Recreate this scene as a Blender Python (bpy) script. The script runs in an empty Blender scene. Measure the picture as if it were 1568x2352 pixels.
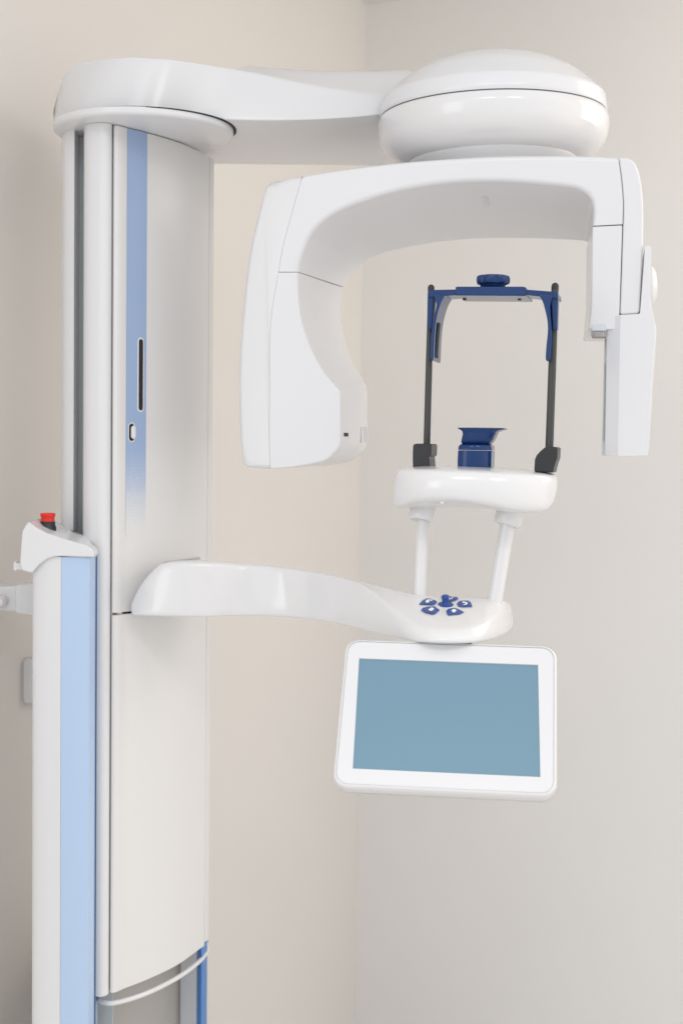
import bpy, bmesh, math
from mathutils import Vector, Matrix

R = math.radians
sc = bpy.context.scene
COL = sc.collection

# ------------------------------------------------------------------ camera
EYE = Vector((0.0, 0.0, 1.70))
LENS, PITCH, ROLL = 50.0, 2.314, 0.6
cam_d = bpy.data.cameras.new("camera")
cam = bpy.data.objects.new("camera", cam_d)
COL.objects.link(cam)
cam_d.sensor_fit = 'VERTICAL'
cam_d.sensor_height = 36.0
cam_d.sensor_width = 24.0
cam_d.lens = LENS
cam_d.clip_start, cam_d.clip_end = 0.05, 60.0
cam_d.dof.use_dof = True
cam_d.dof.focus_distance = 2.13
cam_d.dof.aperture_fstop = 4.0
cam.matrix_world = Matrix.Translation(EYE) @ Matrix.Rotation(R(90 - PITCH), 4, 'X') @ Matrix.Rotation(R(ROLL), 4, 'Z')
sc.camera = cam

# ------------------------------------------------------------------ light
sc.view_settings.view_transform = 'Standard'
sc.view_settings.look = 'None'
sc.view_settings.exposure = 0.04
sc.view_settings.gamma = 1.0
sc.view_settings.use_curve_mapping = False
world = bpy.data.worlds.new("World")
sc.world = world
world.use_nodes = True
# soft room light all round, with a broad cool lobe from the windows behind the camera
_wn, _wl = world.node_tree.nodes, world.node_tree.links
bg = _wn["Background"]
_tc = _wn.new("ShaderNodeTexCoord")
_dot = _wn.new("ShaderNodeVectorMath")
_dot.operation = 'DOT_PRODUCT'
_dot.inputs[1].default_value = Vector((-0.35, -0.92, 0.16)).normalized()
_wl.new(_tc.outputs["Generated"], _dot.inputs[0])
_mr = _wn.new("ShaderNodeMapRange")
_mr.interpolation_type = 'SMOOTHSTEP'
_mr.inputs["From Min"].default_value = 0.1
_mr.inputs["From Max"].default_value = 1.0
_mr.inputs["To Min"].default_value = 0.0
_mr.inputs["To Max"].default_value = 1.0
_wl.new(_dot.outputs["Value"], _mr.inputs["Value"])
_mix = _wn.new("ShaderNodeMix")
_mix.data_type = 'RGBA'
_mix.inputs[6].default_value = (1.31, 1.295, 1.27, 1)
_mix.inputs[7].default_value = (0.84, 0.86, 0.89, 1)
_wl.new(_mr.outputs["Result"], _mix.inputs[0])
# bright window panes added to the world so the glossy parts reflect edges
_sep = _wn.new("ShaderNodeSeparateXYZ")
_wl.new(_tc.outputs["Generated"], _sep.inputs[0])


def _m(op, a, b=None):
    nd = _wn.new("ShaderNodeMath")
    nd.operation = op
    for i, v in enumerate((a, b)):
        if isinstance(v, (int, float)):
            nd.inputs[i].default_value = v
        elif v is not None:
            _wl.new(v, nd.inputs[i])
    return nd.outputs[0]


_ny = _m('MAXIMUM', _m('MULTIPLY', _sep.outputs[1], -1.0), 0.001)
_u, _v = _m('DIVIDE', _sep.outputs[0], _ny), _m('DIVIDE', _sep.outputs[2], _ny)


def _band(x, lo, hi):
    return _m('MULTIPLY', _m('GREATER_THAN', x, lo), _m('LESS_THAN', x, hi))


_added_panes = _m('MULTIPLY', _m('ADD', _band(_u, -1.15, -0.74), _band(_u, -0.70, -0.30)), _band(_v, 0.02, 0.62))
_add = _wn.new("ShaderNodeMix")
_add.data_type = 'RGBA'
_add.blend_type = 'ADD'
_add.inputs[7].default_value = (0.42, 0.45, 0.48, 1)
_wl.new(_added_panes, _add.inputs[0])
_wl.new(_mix.outputs[2], _add.inputs[6])
_wl.new(_add.outputs[2], bg.inputs[0])
bg.inputs[1].default_value = 1.0


def area(name, loc, target, sx, sy, power, col):
    d = bpy.data.lights.new(name, 'AREA')
    d.shape = 'RECTANGLE'
    d.size, d.size_y = sx, sy
    d.energy = power
    d.color = col
    o = bpy.data.objects.new(name, d)
    COL.objects.link(o)
    o.location = loc
    o.rotation_euler = (Vector(target) - Vector(loc)).to_track_quat('-Z', 'Y').to_euler()
    return o


area("window_light", (-3.4, -1.4, 2.2), (0.6, 2.6, 1.6), 1.7, 1.9, 18, (0.93, 0.965, 1.0))
area("ceiling_panel_light", (-0.15, 0.4, 2.95), (-0.15, 0.4, 0), 0.5, 0.5, 6, (1.0, 0.98, 0.95))
area("ceiling_panel_light", (0.75, 0.4, 2.95), (0.75, 0.4, 0), 0.5, 0.5, 6, (1.0, 0.98, 0.95))
area("warm_side_light", (2.5, 2.0, 2.0), (0.0, 3.4, 1.7), 2.0, 2.0, 2.0, (1.0, 0.87, 0.76))
area("warm_wall_light", (1.75, 2.75, 2.5), (-0.2, 2.9, 1.6), 1.0, 1.0, 9, (1.0, 0.88, 0.78))

# ------------------------------------------------------------------ pixel helpers (photo read at 1568 x 2352)
F = LENS / 36.0 * 2352
_p, _r = R(PITCH), R(ROLL)


def ray(px, py):
    a, b = (px - 784) / F, -(py - 1176) / F
    x = a * math.cos(_r) - b * math.sin(_r)
    u = a * math.sin(_r) + b * math.cos(_r)
    return Vector((x, math.cos(_p) + u * math.sin(_p), -math.sin(_p) + u * math.cos(_p)))


def at(px, py, y):
    d = ray(px, py)
    return EYE + d * (y / d.y)


def atz(px, py, z):            # z relative to the eye
    d = ray(px, py)
    return EYE + d * (z / d.z)


def onplane(px, py, p0, n):
    d = ray(px, py)
    return EYE + d * ((p0 - EYE).dot(n) / d.dot(n))


def spline(pts, n, closed=False):
    """Catmull-Rom through pts, n samples even along its length."""
    P = [Vector(p) for p in pts]
    m = len(P)
    dense = []
    rng = m if closed else m - 1
    for i in range(rng):
        if closed:
            a, b, c, d = P[(i - 1) % m], P[i], P[(i + 1) % m], P[(i + 2) % m]
        else:
            b, c = P[i], P[i + 1]
            a = P[i - 1] if i > 0 else b * 2 - c
            d = P[i + 2] if i + 2 < m else c * 2 - b
        ta = max((b - a).length, 1e-6) ** .5
        tb = max((c - b).length, 1e-6) ** .5
        tc = max((d - c).length, 1e-6) ** .5
        m1 = ((b - a) / ta - (c - a) / (ta + tb) + (c - b) / tb) * tb
        m2 = ((c - b) / tb - (d - b) / (tb + tc) + (d - c) / tc) * tb
        for k in range(16):
            t = k / 16
            dense.append((2 * b - 2 * c + m1 + m2) * t ** 3 + (-3 * b + 3 * c - 2 * m1 - m2) * t * t + m1 * t + b)
    dense.append(P[0].copy() if closed else P[-1].copy())
    L = [0.0]
    for i in range(1, len(dense)):
        L.append(L[-1] + (dense[i] - dense[i - 1]).length)
    out, j = [], 0
    cnt = n if closed else n - 1
    for k in range(n):
        s = L[-1] * k / cnt
        while j < len(L) - 2 and L[j + 1] < s:
            j += 1
        t = (s - L[j]) / max(L[j + 1] - L[j], 1e-9)
        out.append(dense[j].lerp(dense[j + 1], min(max(t, 0), 1)))
    return out


def poly_round(pts, r, seg=5):
    """Rounds each corner of a closed polygon (2D or 3D vectors); r a number or one per corner."""
    P = [Vector(p) for p in pts]
    n = len(P)
    out = []
    for i in range(n):
        ri = r[i] if isinstance(r, (list, tuple)) else r
        a, b, c = P[i - 1], P[i], P[(i + 1) % n]
        if ri <= 0:
            out.append(b)
            continue
        u, v = (a - b), (c - b)
        k = min(ri, u.length * .49, v.length * .49)
        s, e = b + u.normalized() * k, b + v.normalized() * k
        for q in range(seg + 1):
            t = q / seg
            out.append(s * (1 - t) ** 2 + b * 2 * t * (1 - t) + e * t * t)
    return out


# ------------------------------------------------------------------ materials
def new_mat(name):
    m = bpy.data.materials.new(name)
    m.use_nodes = True
    return m, m.node_tree.nodes, m.node_tree.links, m.node_tree.nodes["Principled BSDF"]


def plastic(name, col, rough=0.28, coat=0.0, bump=0.0, bscale=900.0, spec=0.5, metal=0.0, rvar=0.04):
    m, N, L, b = new_mat(name)
    b.inputs["Base Color"].default_value = (*col, 1)
    b.inputs["Metallic"].default_value = metal
    b.inputs["Specular IOR Level"].default_value = spec
    b.inputs["Coat Weight"].default_value = coat
    b.inputs["Coat Roughness"].default_value = 0.06
    tc = N.new("ShaderNodeTexCoord")
    nz = N.new("ShaderNodeTexNoise")
    nz.inputs["Scale"].default_value = 14
    nz.inputs["Detail"].default_value = 4
    L.new(tc.outputs["Object"], nz.inputs["Vector"])
    mr = N.new("ShaderNodeMapRange")
    mr.inputs["To Min"].default_value = max(rough - rvar, 0.02)
    mr.inputs["To Max"].default_value = rough + rvar
    L.new(nz.outputs["Fac"], mr.inputs["Value"])
    L.new(mr.outputs["Result"], b.inputs["Roughness"])
    if bump:
        n2 = N.new("ShaderNodeTexNoise")
        n2.inputs["Scale"].default_value = bscale
        L.new(tc.outputs["Object"], n2.inputs["Vector"])
        bp = N.new("ShaderNodeBump")
        bp.inputs["Strength"].default_value = bump
        bp.inputs["Distance"].default_value = 0.0006
        L.new(n2.outputs["Fac"], bp.inputs["Height"])
        L.new(bp.outputs["Normal"], b.inputs["Normal"])
    return m


def wall_mat(name, col):
    m, N, L, b = new_mat(name)
    tc = N.new("ShaderNodeTexCoord")
    nz = N.new("ShaderNodeTexNoise")
    nz.inputs["Scale"].default_value = 1.1
    nz.inputs["Detail"].default_value = 5
    L.new(tc.outputs["Object"], nz.inputs["Vector"])
    mx = N.new("ShaderNodeMix")
    mx.data_type = 'RGBA'
    mx.inputs[6].default_value = (*[c * 0.97 for c in col], 1)
    mx.inputs[7].default_value = (*[c * 1.03 for c in col], 1)
    L.new(nz.outputs["Fac"], mx.inputs[0])
    L.new(mx.outputs[2], b.inputs["Base Color"])
    b.inputs["Roughness"].default_value = 0.62
    b.inputs["Specular IOR Level"].default_value = 0.3
    n2 = N.new("ShaderNodeTexNoise")
    n2.inputs["Scale"].default_value = 220
    n2.inputs["Detail"].default_value = 3
    L.new(tc.outputs["Object"], n2.inputs["Vector"])
    bp = N.new("ShaderNodeBump")
    bp.inputs["Strength"].default_value = 0.12
    bp.inputs["Distance"].default_value = 0.001
    L.new(n2.outputs["Fac"], bp.inputs["Height"])
    L.new(bp.outputs["Normal"], b.inputs["Normal"])
    return m


def halftone_mat(name, blue, white, z0, z1, pitch):
    """Printed stripe: solid blue that breaks into a dot screen between heights z0 and z1 (UV in metres)."""
    m, N, L, b = new_mat(name)
    b.inputs["Roughness"].default_value = 0.3
    uv = N.new("ShaderNodeUVMap")
    sp = N.new("ShaderNodeSeparateXYZ")
    L.new(uv.outputs["UV"], sp.inputs[0])

    def math_(op, a, c=None):
        nd = N.new("ShaderNodeMath")
        nd.operation = op
        for i, v in enumerate((a, c)):
            if v is None:
                continue
            if isinstance(v, (int, float)):
                nd.inputs[i].default_value = v
            else:
                L.new(v, nd.inputs[i])
        return nd.outputs[0]
    k = 2 * math.pi / pitch
    s1 = math_('SINE', math_('MULTIPLY', sp.outputs[0], k))
    s2 = math_('SINE', math_('MULTIPLY', sp.outputs[1], k))
    pat = math_('ADD', math_('MULTIPLY', math_('MULTIPLY', s1, s2), 0.5), 0.5)
    lev = N.new("ShaderNodeMapRange")
    lev.clamp = True
    lev.inputs["From Min"].default_value = z1
    lev.inputs["From Max"].default_value = z0
    lev.inputs["To Min"].default_value = -0.02
    lev.inputs["To Max"].default_value = 1.02
    L.new(sp.outputs[1], lev.inputs["Value"])
    cut = math_('LESS_THAN', pat, lev.outputs["Result"])
    mx = N.new("ShaderNodeMix")
    mx.data_type = 'RGBA'
    mx.inputs[6].default_value = (*white, 1)
    mx.inputs[7].default_value = (*blue, 1)
    L.new(cut, mx.inputs[0])
    L.new(mx.outputs[2], b.inputs["Base Color"])
    return m


WHITE = (0.72, 0.72, 0.735)
M_white = plastic("white_lacquer", WHITE, 0.24, coat=0.12)
M_gloss = plastic("glossy_white_plastic", (0.735, 0.727, 0.73), 0.18, coat=0.35, rvar=0.03)
M_panel = plastic("white_aluminium_panel", (0.735, 0.725, 0.715), 0.3, bump=0.05, bscale=160)
M_grey = plastic("grey_rail", (0.50, 0.53, 0.54), 0.4)
M_pale = plastic("pale_grey_plastic", (0.64, 0.66, 0.69), 0.35)
M_dark = plastic("black_gap", (0.012, 0.012, 0.014), 0.7)
M_liner = plastic("grey_liner", (0.68, 0.67, 0.66), 0.6)
M_black = plastic("black_rubber", (0.018, 0.018, 0.02), 0.38, bump=0.1)
M_rod = plastic("dark_carbon_rod", (0.045, 0.045, 0.044), 0.42, bump=0.08)
M_navy = plastic("navy_blue_plastic", (0.010, 0.040, 0.145), 0.14, coat=0.05, spec=0.3)
M_key = plastic("royal_blue_key", (0.022, 0.075, 0.30), 0.42)
M_red = plastic("red_plastic", (0.72, 0.022, 0.012), 0.3)
M_stripe = plastic("light_blue_foil", (0.45, 0.585, 0.79), 0.3)
M_deepblue = plastic("deep_blue_foil", (0.03, 0.19, 0.52), 0.3)
M_icon = plastic("white_print", (0.85, 0.85, 0.85), 0.5)
M_steel = plastic("dull_steel", (0.30, 0.28, 0.25), 0.35, metal=0.6)
M_recess = plastic("recess_shade_grey", (0.50, 0.47, 0.44), 0.45)  # grey darkened for the shadow inside the recess
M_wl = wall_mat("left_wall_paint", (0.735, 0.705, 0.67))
M_wr = wall_mat("right_wall_paint", (0.835, 0.825, 0.81))
M_ceil = wall_mat("ceiling_paint", (0.78, 0.77, 0.75))
M_floor = wall_mat("floor_vinyl", (0.74, 0.72, 0.70))


# ------------------------------------------------------------------ object helpers
def weigh(me, weights):
    """Edge k -> k+1 of the first ring gets weights[k]; other sharp edges a small one."""
    n = len(weights)
    bm = bmesh.new()
    bm.from_mesh(me)
    bm.verts.ensure_lookup_table()
    lay = bm.edges.layers.float.get("bevel_weight_edge") or bm.edges.layers.float.new("bevel_weight_edge")
    for e in bm.edges:
        a, c = sorted((e.verts[0].index, e.verts[1].index))
        w = 0.0
        if a < n and c < n and (c - a == 1 or (a == 0 and c == n - 1)):
            w = weights[a] if c - a == 1 else weights[n - 1]
        elif len(e.link_faces) == 2 and e.calc_face_angle(0) > R(32):
            w = .15
        e[lay] = w
    bm.to_mesh(me)
    bm.free()


def link(name, me, mats, parent=None, bevel=0.0, seg=3, sub=0, sharp=35, weights=None):
    o = bpy.data.objects.new(name, me)
    COL.objects.link(o)
    for m in (mats if isinstance(mats, (list, tuple)) else [mats]):
        me.materials.append(m)
    for p in me.polygons:
        p.use_smooth = True
    if sub:
        s = o.modifiers.new("sub", 'SUBSURF')
        s.levels = s.render_levels = sub
    else:
        me.set_sharp_from_angle(angle=R(sharp))
    if bevel:
        b = o.modifiers.new("bevel", 'BEVEL')
        b.width = bevel
        b.segments = seg
        if weights:
            b.limit_method = 'WEIGHT'
            weigh(me, weights)
        else:
            b.limit_method = 'ANGLE'
            b.angle_limit = R(32)
        b.harden_normals = True
    if parent:
        o.parent = parent
        if parent.type == 'EMPTY':
            o.matrix_parent_inverse = Matrix.Translation(parent.location).inverted()
    return o


def mesh(name, V, Fc):
    me = bpy.data.meshes.new(name)
    me.from_pydata([tuple(v) for v in V], [], Fc)
    bm = bmesh.new()
    bm.from_mesh(me)
    bmesh.ops.recalc_face_normals(bm, faces=bm.faces)
    bm.to_mesh(me)
    bm.free()
    me.update()
    return me


def loft(name, loops, mat, parent=None, caps=(True, True), closed=True, **kw):
    n = len(loops[0])
    V = [v for lp in loops for v in lp]
    Fc = []
    for i in range(len(loops) - 1):
        for k in range(n if closed else n - 1):
            a, b = i * n + k, i * n + (k + 1) % n
            Fc.append((a, b, b + n, a + n))
    if caps[0]:
        Fc.append(tuple(range(n - 1, -1, -1)))
    if caps[1]:
        Fc.append(tuple((len(loops) - 1) * n + k for k in range(n)))
    return link(name, mesh(name, V, Fc), mat, parent, **kw)


def prism(name, front, vec, mat, parent=None, **kw):
    vec = Vector(vec)
    return loft(name, [front, [p + vec for p in front]], mat, parent, **kw)


def column(name, plan, z0, z1, mat, parent=None, **kw):
    """Plan polygon (x,y) raised from z0 to z1, both relative to the eye."""
    lo = [Vector((p[0], p[1], EYE.z + z0)) for p in plan]
    hi = [Vector((p[0], p[1], EYE.z + z1)) for p in plan]
    return loft(name, [lo, hi], mat, parent, **kw)


def revolve(name, prof, c, mat, parent=None, axis='Z', seg=96, rot=None, caps=(False, False), **kw):
    loops = []
    for r, h in prof:
        lp = []
        for k in range(seg):
            a = 2 * math.pi * k / seg
            p = Vector((r * math.cos(a), r * math.sin(a), h))
            if rot is not None:
                p = rot @ p
            lp.append(c + p)
        loops.append(lp)
    o = loft(name, loops, mat, parent, caps=caps, **kw)
    return o


def tube(name, path, rad, mat, parent=None, seg=20, **kw):
    P = [Vector(p) for p in path]
    n = len(P)
    loops = []
    up = None
    for i in range(n):
        t = (P[min(i + 1, n - 1)] - P[max(i - 1, 0)]).normalized()
        if up is None:
            up = t.orthogonal().normalized()
        up = (up - t * up.dot(t)).normalized()
        s = t.cross(up)
        r = rad[i] if isinstance(rad, (list, tuple)) else rad
        loops.append([P[i] + (up * math.cos(2 * math.pi * k / seg) + s * math.sin(2 * math.pi * k / seg)) * r for k in range(seg)])
    return loft(name, loops, mat, parent, **kw)


def box(name, lo, hi, mat, parent=None, **kw):
    (a, b, c), (d, e, f) = lo, hi
    fr = [Vector((a, b, c)), Vector((d, b, c)), Vector((d, b, f)), Vector((a, b, f))]
    return prism(name, fr, (0, e - b, 0), mat, parent, **kw)


def part_label(o, text):
    o["label"] = text
    return o


# ------------------------------------------------------------------ the room corner
YC = 4.0
corner = at(829, 900, YC)
CX, CY = corner.x, corner.y
aL, aR = R(66), R(24)
dl = Vector((-math.cos(aL), -math.sin(aL), 0))
dr = Vector((math.cos(aR), -math.sin(aR), 0))
CEIL = (at(834, 11, YC)).z


def wall(name, d, nrm, length, mat, label):
    a = Vector((CX, CY, -0.1))
    b = a + d * length
    o = prism(name, [a, b, b + Vector((0, 0, CEIL + .15)), a + Vector((0, 0, CEIL + .15))], nrm * 0.12, mat)
    o["kind"] = "structure"
    o["label"] = label
    o["category"] = "wall"
    return o


wall("left_wall", dl, Vector((-dl.y, dl.x, 0)) * -1, 2.9, M_wl, "beige grey painted wall behind the column of the x-ray unit")
wall("right_wall", dr, Vector((-dr.y, dr.x, 0)), 3.6, M_wr, "pale warm white wall behind the rotating arm and the screen")
o = box("ceiling", (-2.6, 2.0, CEIL), (4.5, 5.2, CEIL + .1), M_ceil)
o["kind"] = "structure"
o = box("floor", (-2.6, -3.0, -0.08), (4.5, 5.2, 0.0), M_floor)
o["kind"] = "structure"

# ------------------------------------------------------------------ the machine
root = bpy.data.objects.new("panoramic_xray_machine", None)
COL.objects.link(root)
root.location = (-0.42, 2.42, 0)
root["label"] = "white dental panoramic x-ray machine with blue striped column, rotating arm, chin rest and screen"
root["category"] = "x-ray machine"

ZT, ZM0, ZM1, ZB = 0.523, -0.2605, -0.2640, -0.885      # top of column, panel split, bottom of the carriage


def top(px, py):
    v = atz(px, py, ZT)
    return Vector((v.x, v.y))


# curved front panel in plan
panel_curve = spline([top(260.4, 287), top(263.5, 285.3), top(275, 286.8), top(292, 291.7), top(338, 303.3), top(415, 326.7), top(482, 356.7)], 60)


def panel_solid(name, z0, z1):
    n = len(panel_curve)
    inner = []
    for i, p in enumerate(panel_curve):
        t = (panel_curve[min(i + 1, n - 1)] - panel_curve[max(i - 1, 0)]).normalized()
        inner.append(p + Vector((-t.y, t.x)) * 0.014)
    # leave the first few inner points clear of the rounded nose
    plan = list(panel_curve) + list(reversed(inner[6:]))
    return column(name, plan, z0, z1, M_panel, root, bevel=0.0015, seg=2, sharp=50)


panel_up = panel_solid("upper_front_panel", ZM0, ZT - 0.001)
panel_lo = panel_solid("lower_front_panel", ZB, ZM1)
# core behind the panels and the slim strip on the far side
c_end = panel_curve[-1]
far = top(491, 362)
core = [panel_curve[8] + Vector((-.004, .022)), panel_curve[20] + Vector((-.006, .022)), panel_curve[40] + Vector((-.012, .02)), c_end + Vector((-.016, .012)),
        c_end + Vector((0, .0045)), far, far + Vector((-.002, .03)), Vector((-.30, far.y + .03)), Vector((-.37, 2.42))]
column("carriage_core", core, ZB + .004, ZT - .002, M_panel, root, bevel=.002)
# side trim that looks to the camera
trim = [top(193, 293), top(196, 286.5), top(206, 283), top(224, 281), top(238, 280.3), top(248, 281.5), top(255.5, 283.6), top(258.8, 287.5)]
trim = spline(trim, 24)
trim += [trim[-1] + Vector((.0, .07)), trim[0] + Vector((.01, .10))]
column("side_trim", trim, ZB - .001, ZT, M_white, root, sharp=50, bevel=.0015, seg=2)
# grey seam liner by the panel; black filler paints gap shade at the split
column("seam_liner", [top(256, 289), top(264, 288), top(264, 293) + Vector((-.02, .05)), top(256, 292) + Vector((0, .05))], ZB + .004, ZT - .001, M_liner, root)
pm = panel_curve
column("panel_gap_shade", [pm[10] + Vector((-.002, .003)), pm[30] + Vector((-.004, .003)), pm[50] + Vector((-.006, .002)), pm[50] + Vector((-.03, .03)), pm[10] + Vector((-.02, .03))],
       ZM1 - .004, ZM0 + .004, M_dark, root)
# guide post left of the groove
post = [top(142, 318), top(142.5, 311), top(145, 306), top(150, 302.3), top(158, 300), top(171.5, 298)]
post = spline(post, 16)
post += [top(171.5, 298) + Vector((.0, .11)), top(142, 318) + Vector((.0, .09))]
column("guide_post", post, -1.2, ZT, M_white, root, sharp=50)
g0 = top(171.5, 298)
column("groove_back", [g0 + Vector((-.01, .045)), g0 + Vector((.06, .045)), g0 + Vector((.06, .06)), g0 + Vector((-.01, .06))], -1.2, ZT - .001, M_grey, root)

# blue stripe with the dot screen, on the curved panel
def panel_hit(px, py):
    d = ray(px, py)
    best = None
    for i in range(len(pm) - 1):
        a, b = pm[i], pm[i + 1]
        e = b - a
        den = d.x * e.y - d.y * e.x
        if abs(den) < 1e-12:
            continue
        s = ((a.x - EYE.x) * e.y - (a.y - EYE.y) * e.x) / den
        u = ((a.x - EYE.x) * d.y - (a.y - EYE.y) * d.x) / den
        if -0.001 <= u <= 1.001 and s > 0 and (best is None or s < best[0]):
            best = (s, i + u, e.normalized())
    s, idx, t = best
    return EYE + d * s, idx, t


def panel_at(f):
    i = min(int(f), len(pm) - 2)
    t = (pm[i + 1] - pm[i]).normalized()
    return pm[i].lerp(pm[i + 1], f - i), Vector((t.y, -t.x))


_, fa, _ = panel_hit(291.3, 500)
_, fb, _ = panel_hit(337.5, 500)
sz1 = panel_hit(310, 1228)[0].z
zsolid = panel_hit(310, 1030)[0].z
NS = 14
V, Fc, UV = [], [], []
arc = 0.0
last = None
for k in range(NS + 1):
    p, nr = panel_at(fa + (fb - fa) * k / NS)
    if last is not None:
        arc += (p - last).length
    last = p
    q = p + nr * .0005
    for z in (sz1, EYE.z + ZT - .002):
        V.append((q.x, q.y, z))
        UV.append((arc, z))
for k in range(NS):
    a = k * 2
    Fc.append((a, a + 2, a + 3, a + 1))
me = mesh("blue_stripe", V, Fc)
uvl = me.uv_layers.new(name="UVMap")
for lp in me.loops:
    uvl.data[lp.index].uv = UV[lp.vertex_index]
M_half = halftone_mat("dotted_blue_print", (0.33, 0.44, 0.65), (0.735, 0.725, 0.715), zsolid, sz1, 0.0046)
part_label(link("blue_stripe", me, M_half, panel_up), "blue stripe fading downward into a fine dot screen")


def capsule(px, py, half_w, half_h, off, thick, name, mat, parent, bevel=.001, seg=10, ring=None):
    """Stadium-shaped plate on the panel; ring = inner offset for a frame."""
    c, idx, t = panel_hit(px, py)
    t3 = Vector((t.x, t.y, 0))
    n3 = Vector((t.y, -t.x, 0))
    def outline(w, h):
        out = []
        for s, a0 in ((1, 0), (-1, math.pi)):
            for k in range(seg + 1):
                a = a0 + math.pi * k / seg
                out.append((math.cos(a) * w, math.sin(a) * w + s * (h - w)))
        return out
    fr = [c + n3 * (off + thick) + t3 * x + Vector((0, 0, z)) for x, z in outline(half_w, half_h)]
    return prism(name, fr, n3 * -thick, mat, parent, bevel=bevel, seg=2)


zc = panel_hit(323, 861)[0]
capsule(323, 861, .0072, .0612, -.001, .0022, "slot_frame", M_white, panel_up)
capsule(322.6, 861, .0046, .0582, .0002, .0014, "slot", M_dark, panel_up, bevel=0)
sw = capsule(302.5, 993, .0078, .0165, -.001, .0022, "switch_frame", M_white, panel_up)
capsule(301.5, 993, .0056, .0142, .0002, .0013, "switch_recess", M_dark, panel_up, bevel=0)
capsule(303, 993, .0046, .0108, .0010, .0060, "rocker_switch", M_gloss, panel_up, bevel=.0028)

# ---- base column: left wing
def P2(px, py, y):
    v = at(px, py, y)
    return Vector((v.x, v.y))


yw = 2.235
wingtop = atz(150, 1279, 0).z if False else at(150, 1279, yw).z - EYE.z
w_l, w_b, w_r = P2(75.5, 1700, yw + .015), P2(140, 1700, yw), P2(216.5, 1700, yw + .004)
wing_plan = spline([w_l + Vector((.002, .12)), w_l + Vector((-.001, .03)), w_l, w_l.lerp(w_b, .35) + Vector((0, -.004)), w_b + Vector((0, -.0008))], 24)
column("base_column", wing_plan + [w_b + Vector((.002, .2)), w_l + Vector((.03, .2))], -EYE.z, wingtop, M_white, root, sharp=50)
w_c, w_e = P2(205.5, 1700, yw - .004), P2(216.5, 1700, yw + .022)
bl = spline([w_b + Vector((.0004, -.0010)), w_b.lerp(w_c, .5) + Vector((0, -.0018)), w_c + Vector((-.004, -.0003)), w_c, w_c.lerp(w_e, .12), w_c.lerp(w_e, .6), w_e, w_e + Vector((.0002, .012))], 40)
part_label(column("blue_stripe", bl + [w_e + Vector((-.01, .10)), w_b + Vector((.0024, .10))], -EYE.z, wingtop, M_stripe, root, sharp=50), "wide light blue stripe on the lower column")
column("gap_shade_strip", [P2(214, 1700, 2.266), P2(222.3, 1700, 2.266), P2(222.3, 1700, 2.27), P2(214, 1700, 2.27)], -EYE.z, wingtop - .002, plastic("gap_shade_blue", (.05, .11, .24), .5), root)  # dark strip before the trim, coloured as the shaded gap beside the stripe
# right wing and recess behind the carriage
rw = [P2(452, 2300, 2.525), P2(462, 2300, 2.51), P2(475, 2300, 2.545), P2(475.5, 2300, 2.67), P2(452, 2300, 2.67)]
part_label(column("blue_edge", rw, -EYE.z, ZB + .004, M_deepblue, root, bevel=.004), "deep blue edge strip at the far side of the lower column")
column("far_flange", [P2(414, 2300, 2.545), P2(451.5, 2300, 2.525), P2(451.5, 2300, 2.68), P2(414, 2300, 2.68)], -EYE.z, ZB + .004, M_pale, root, bevel=.003)
column("channel_back", [P2(205, 2300, 2.47), P2(414, 2300, 2.56), P2(414, 2300, 2.68), P2(205, 2300, 2.68)], -EYE.z, ZB + .004, M_recess, root)

# ---- wire handrail under the carriage
zr = -.906
hp = [at(233, 2278, 2.31), atz(226.5, 2291, zr), atz(233, 2300.5, zr), atz(252, 2304.5, zr), atz(275, 2301, zr), atz(330, 2284, zr), atz(400, 2250, zr), atz(445, 2219, zr), atz(470, 2194, zr), at(476, 2181, 2.555), at(474, 2163, 2.55)]
tube("handrail", spline(hp, 70), .0042, M_gloss, root, seg=14)

# ---- shoulder cap on the left wing
ycap = yw - .012
front_px = [(216.8, 1280), (217, 1271), (213, 1262), (200.5, 1253.5), (183, 1248), (144, 1237), (108, 1224.5), (83, 1211.5), (70, 1199), (66, 1198), (58, 1208), (51, 1221),
            (48.5, 1250), (46, 1292), (49, 1309.5), (60, 1313), (72, 1316.5), (76, 1313), (89.6, 1297.5), (108, 1284), (125, 1278.8), (138.5, 1277.8), (180, 1279.5)]
fr = [at(x, y, ycap + .00022 * (216 - x) * .3) for x, y in front_px]
bk = []
for (x, y), p in zip(front_px, fr):
    q = p + Vector((.004, .135, 0))
    if y < 1262 and x < 205:
        q.z += .004
    if x > 200:
        q = p + Vector((-.002, .05, 0))
    elif x > 140 and y < 1270:
        q = p + Vector((0, .075, .006))
    bk.append(q)
cap = loft("shoulder_cap", [fr, bk], M_white, root, bevel=.004, seg=3, sharp=40)
hk = [at(x, y, ycap + .03) for x, y in [(48, 1293), (38.5, 1294), (38, 1291), (33, 1289.5), (32, 1293), (32, 1307), (33, 1311), (38, 1310), (38.5, 1308), (50, 1309)]]
prism("hook", hk, (0, .03, 0), M_white, cap, bevel=.001)
# emergency button
ec = at(110.3, 1208.5, 2.285)
def prof_px(c, lst):            # (half width px, y px) at distance of c
    k = c.y / F
    y0 = 1208.5
    return [(w * k, (y0 - y) * k) for w, y in lst]
estop = revolve("emergency_button", prof_px(ec, [(0, 1178), (9, 1177.6), (16.6, 1178.6), (17.6, 1181), (17.2, 1184.5), (15.4, 1188), (15.2, 1192), (15.8, 1197.8), (14, 1198.2)]), ec, M_red, root, seg=48, sharp=60)
revolve("button_collar", prof_px(ec, [(15.6, 1197.4), (17, 1198), (17.4, 1207), (19.5, 1210), (19.5, 1226)]), ec, M_black, estop, seg=48, sharp=60)

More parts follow.
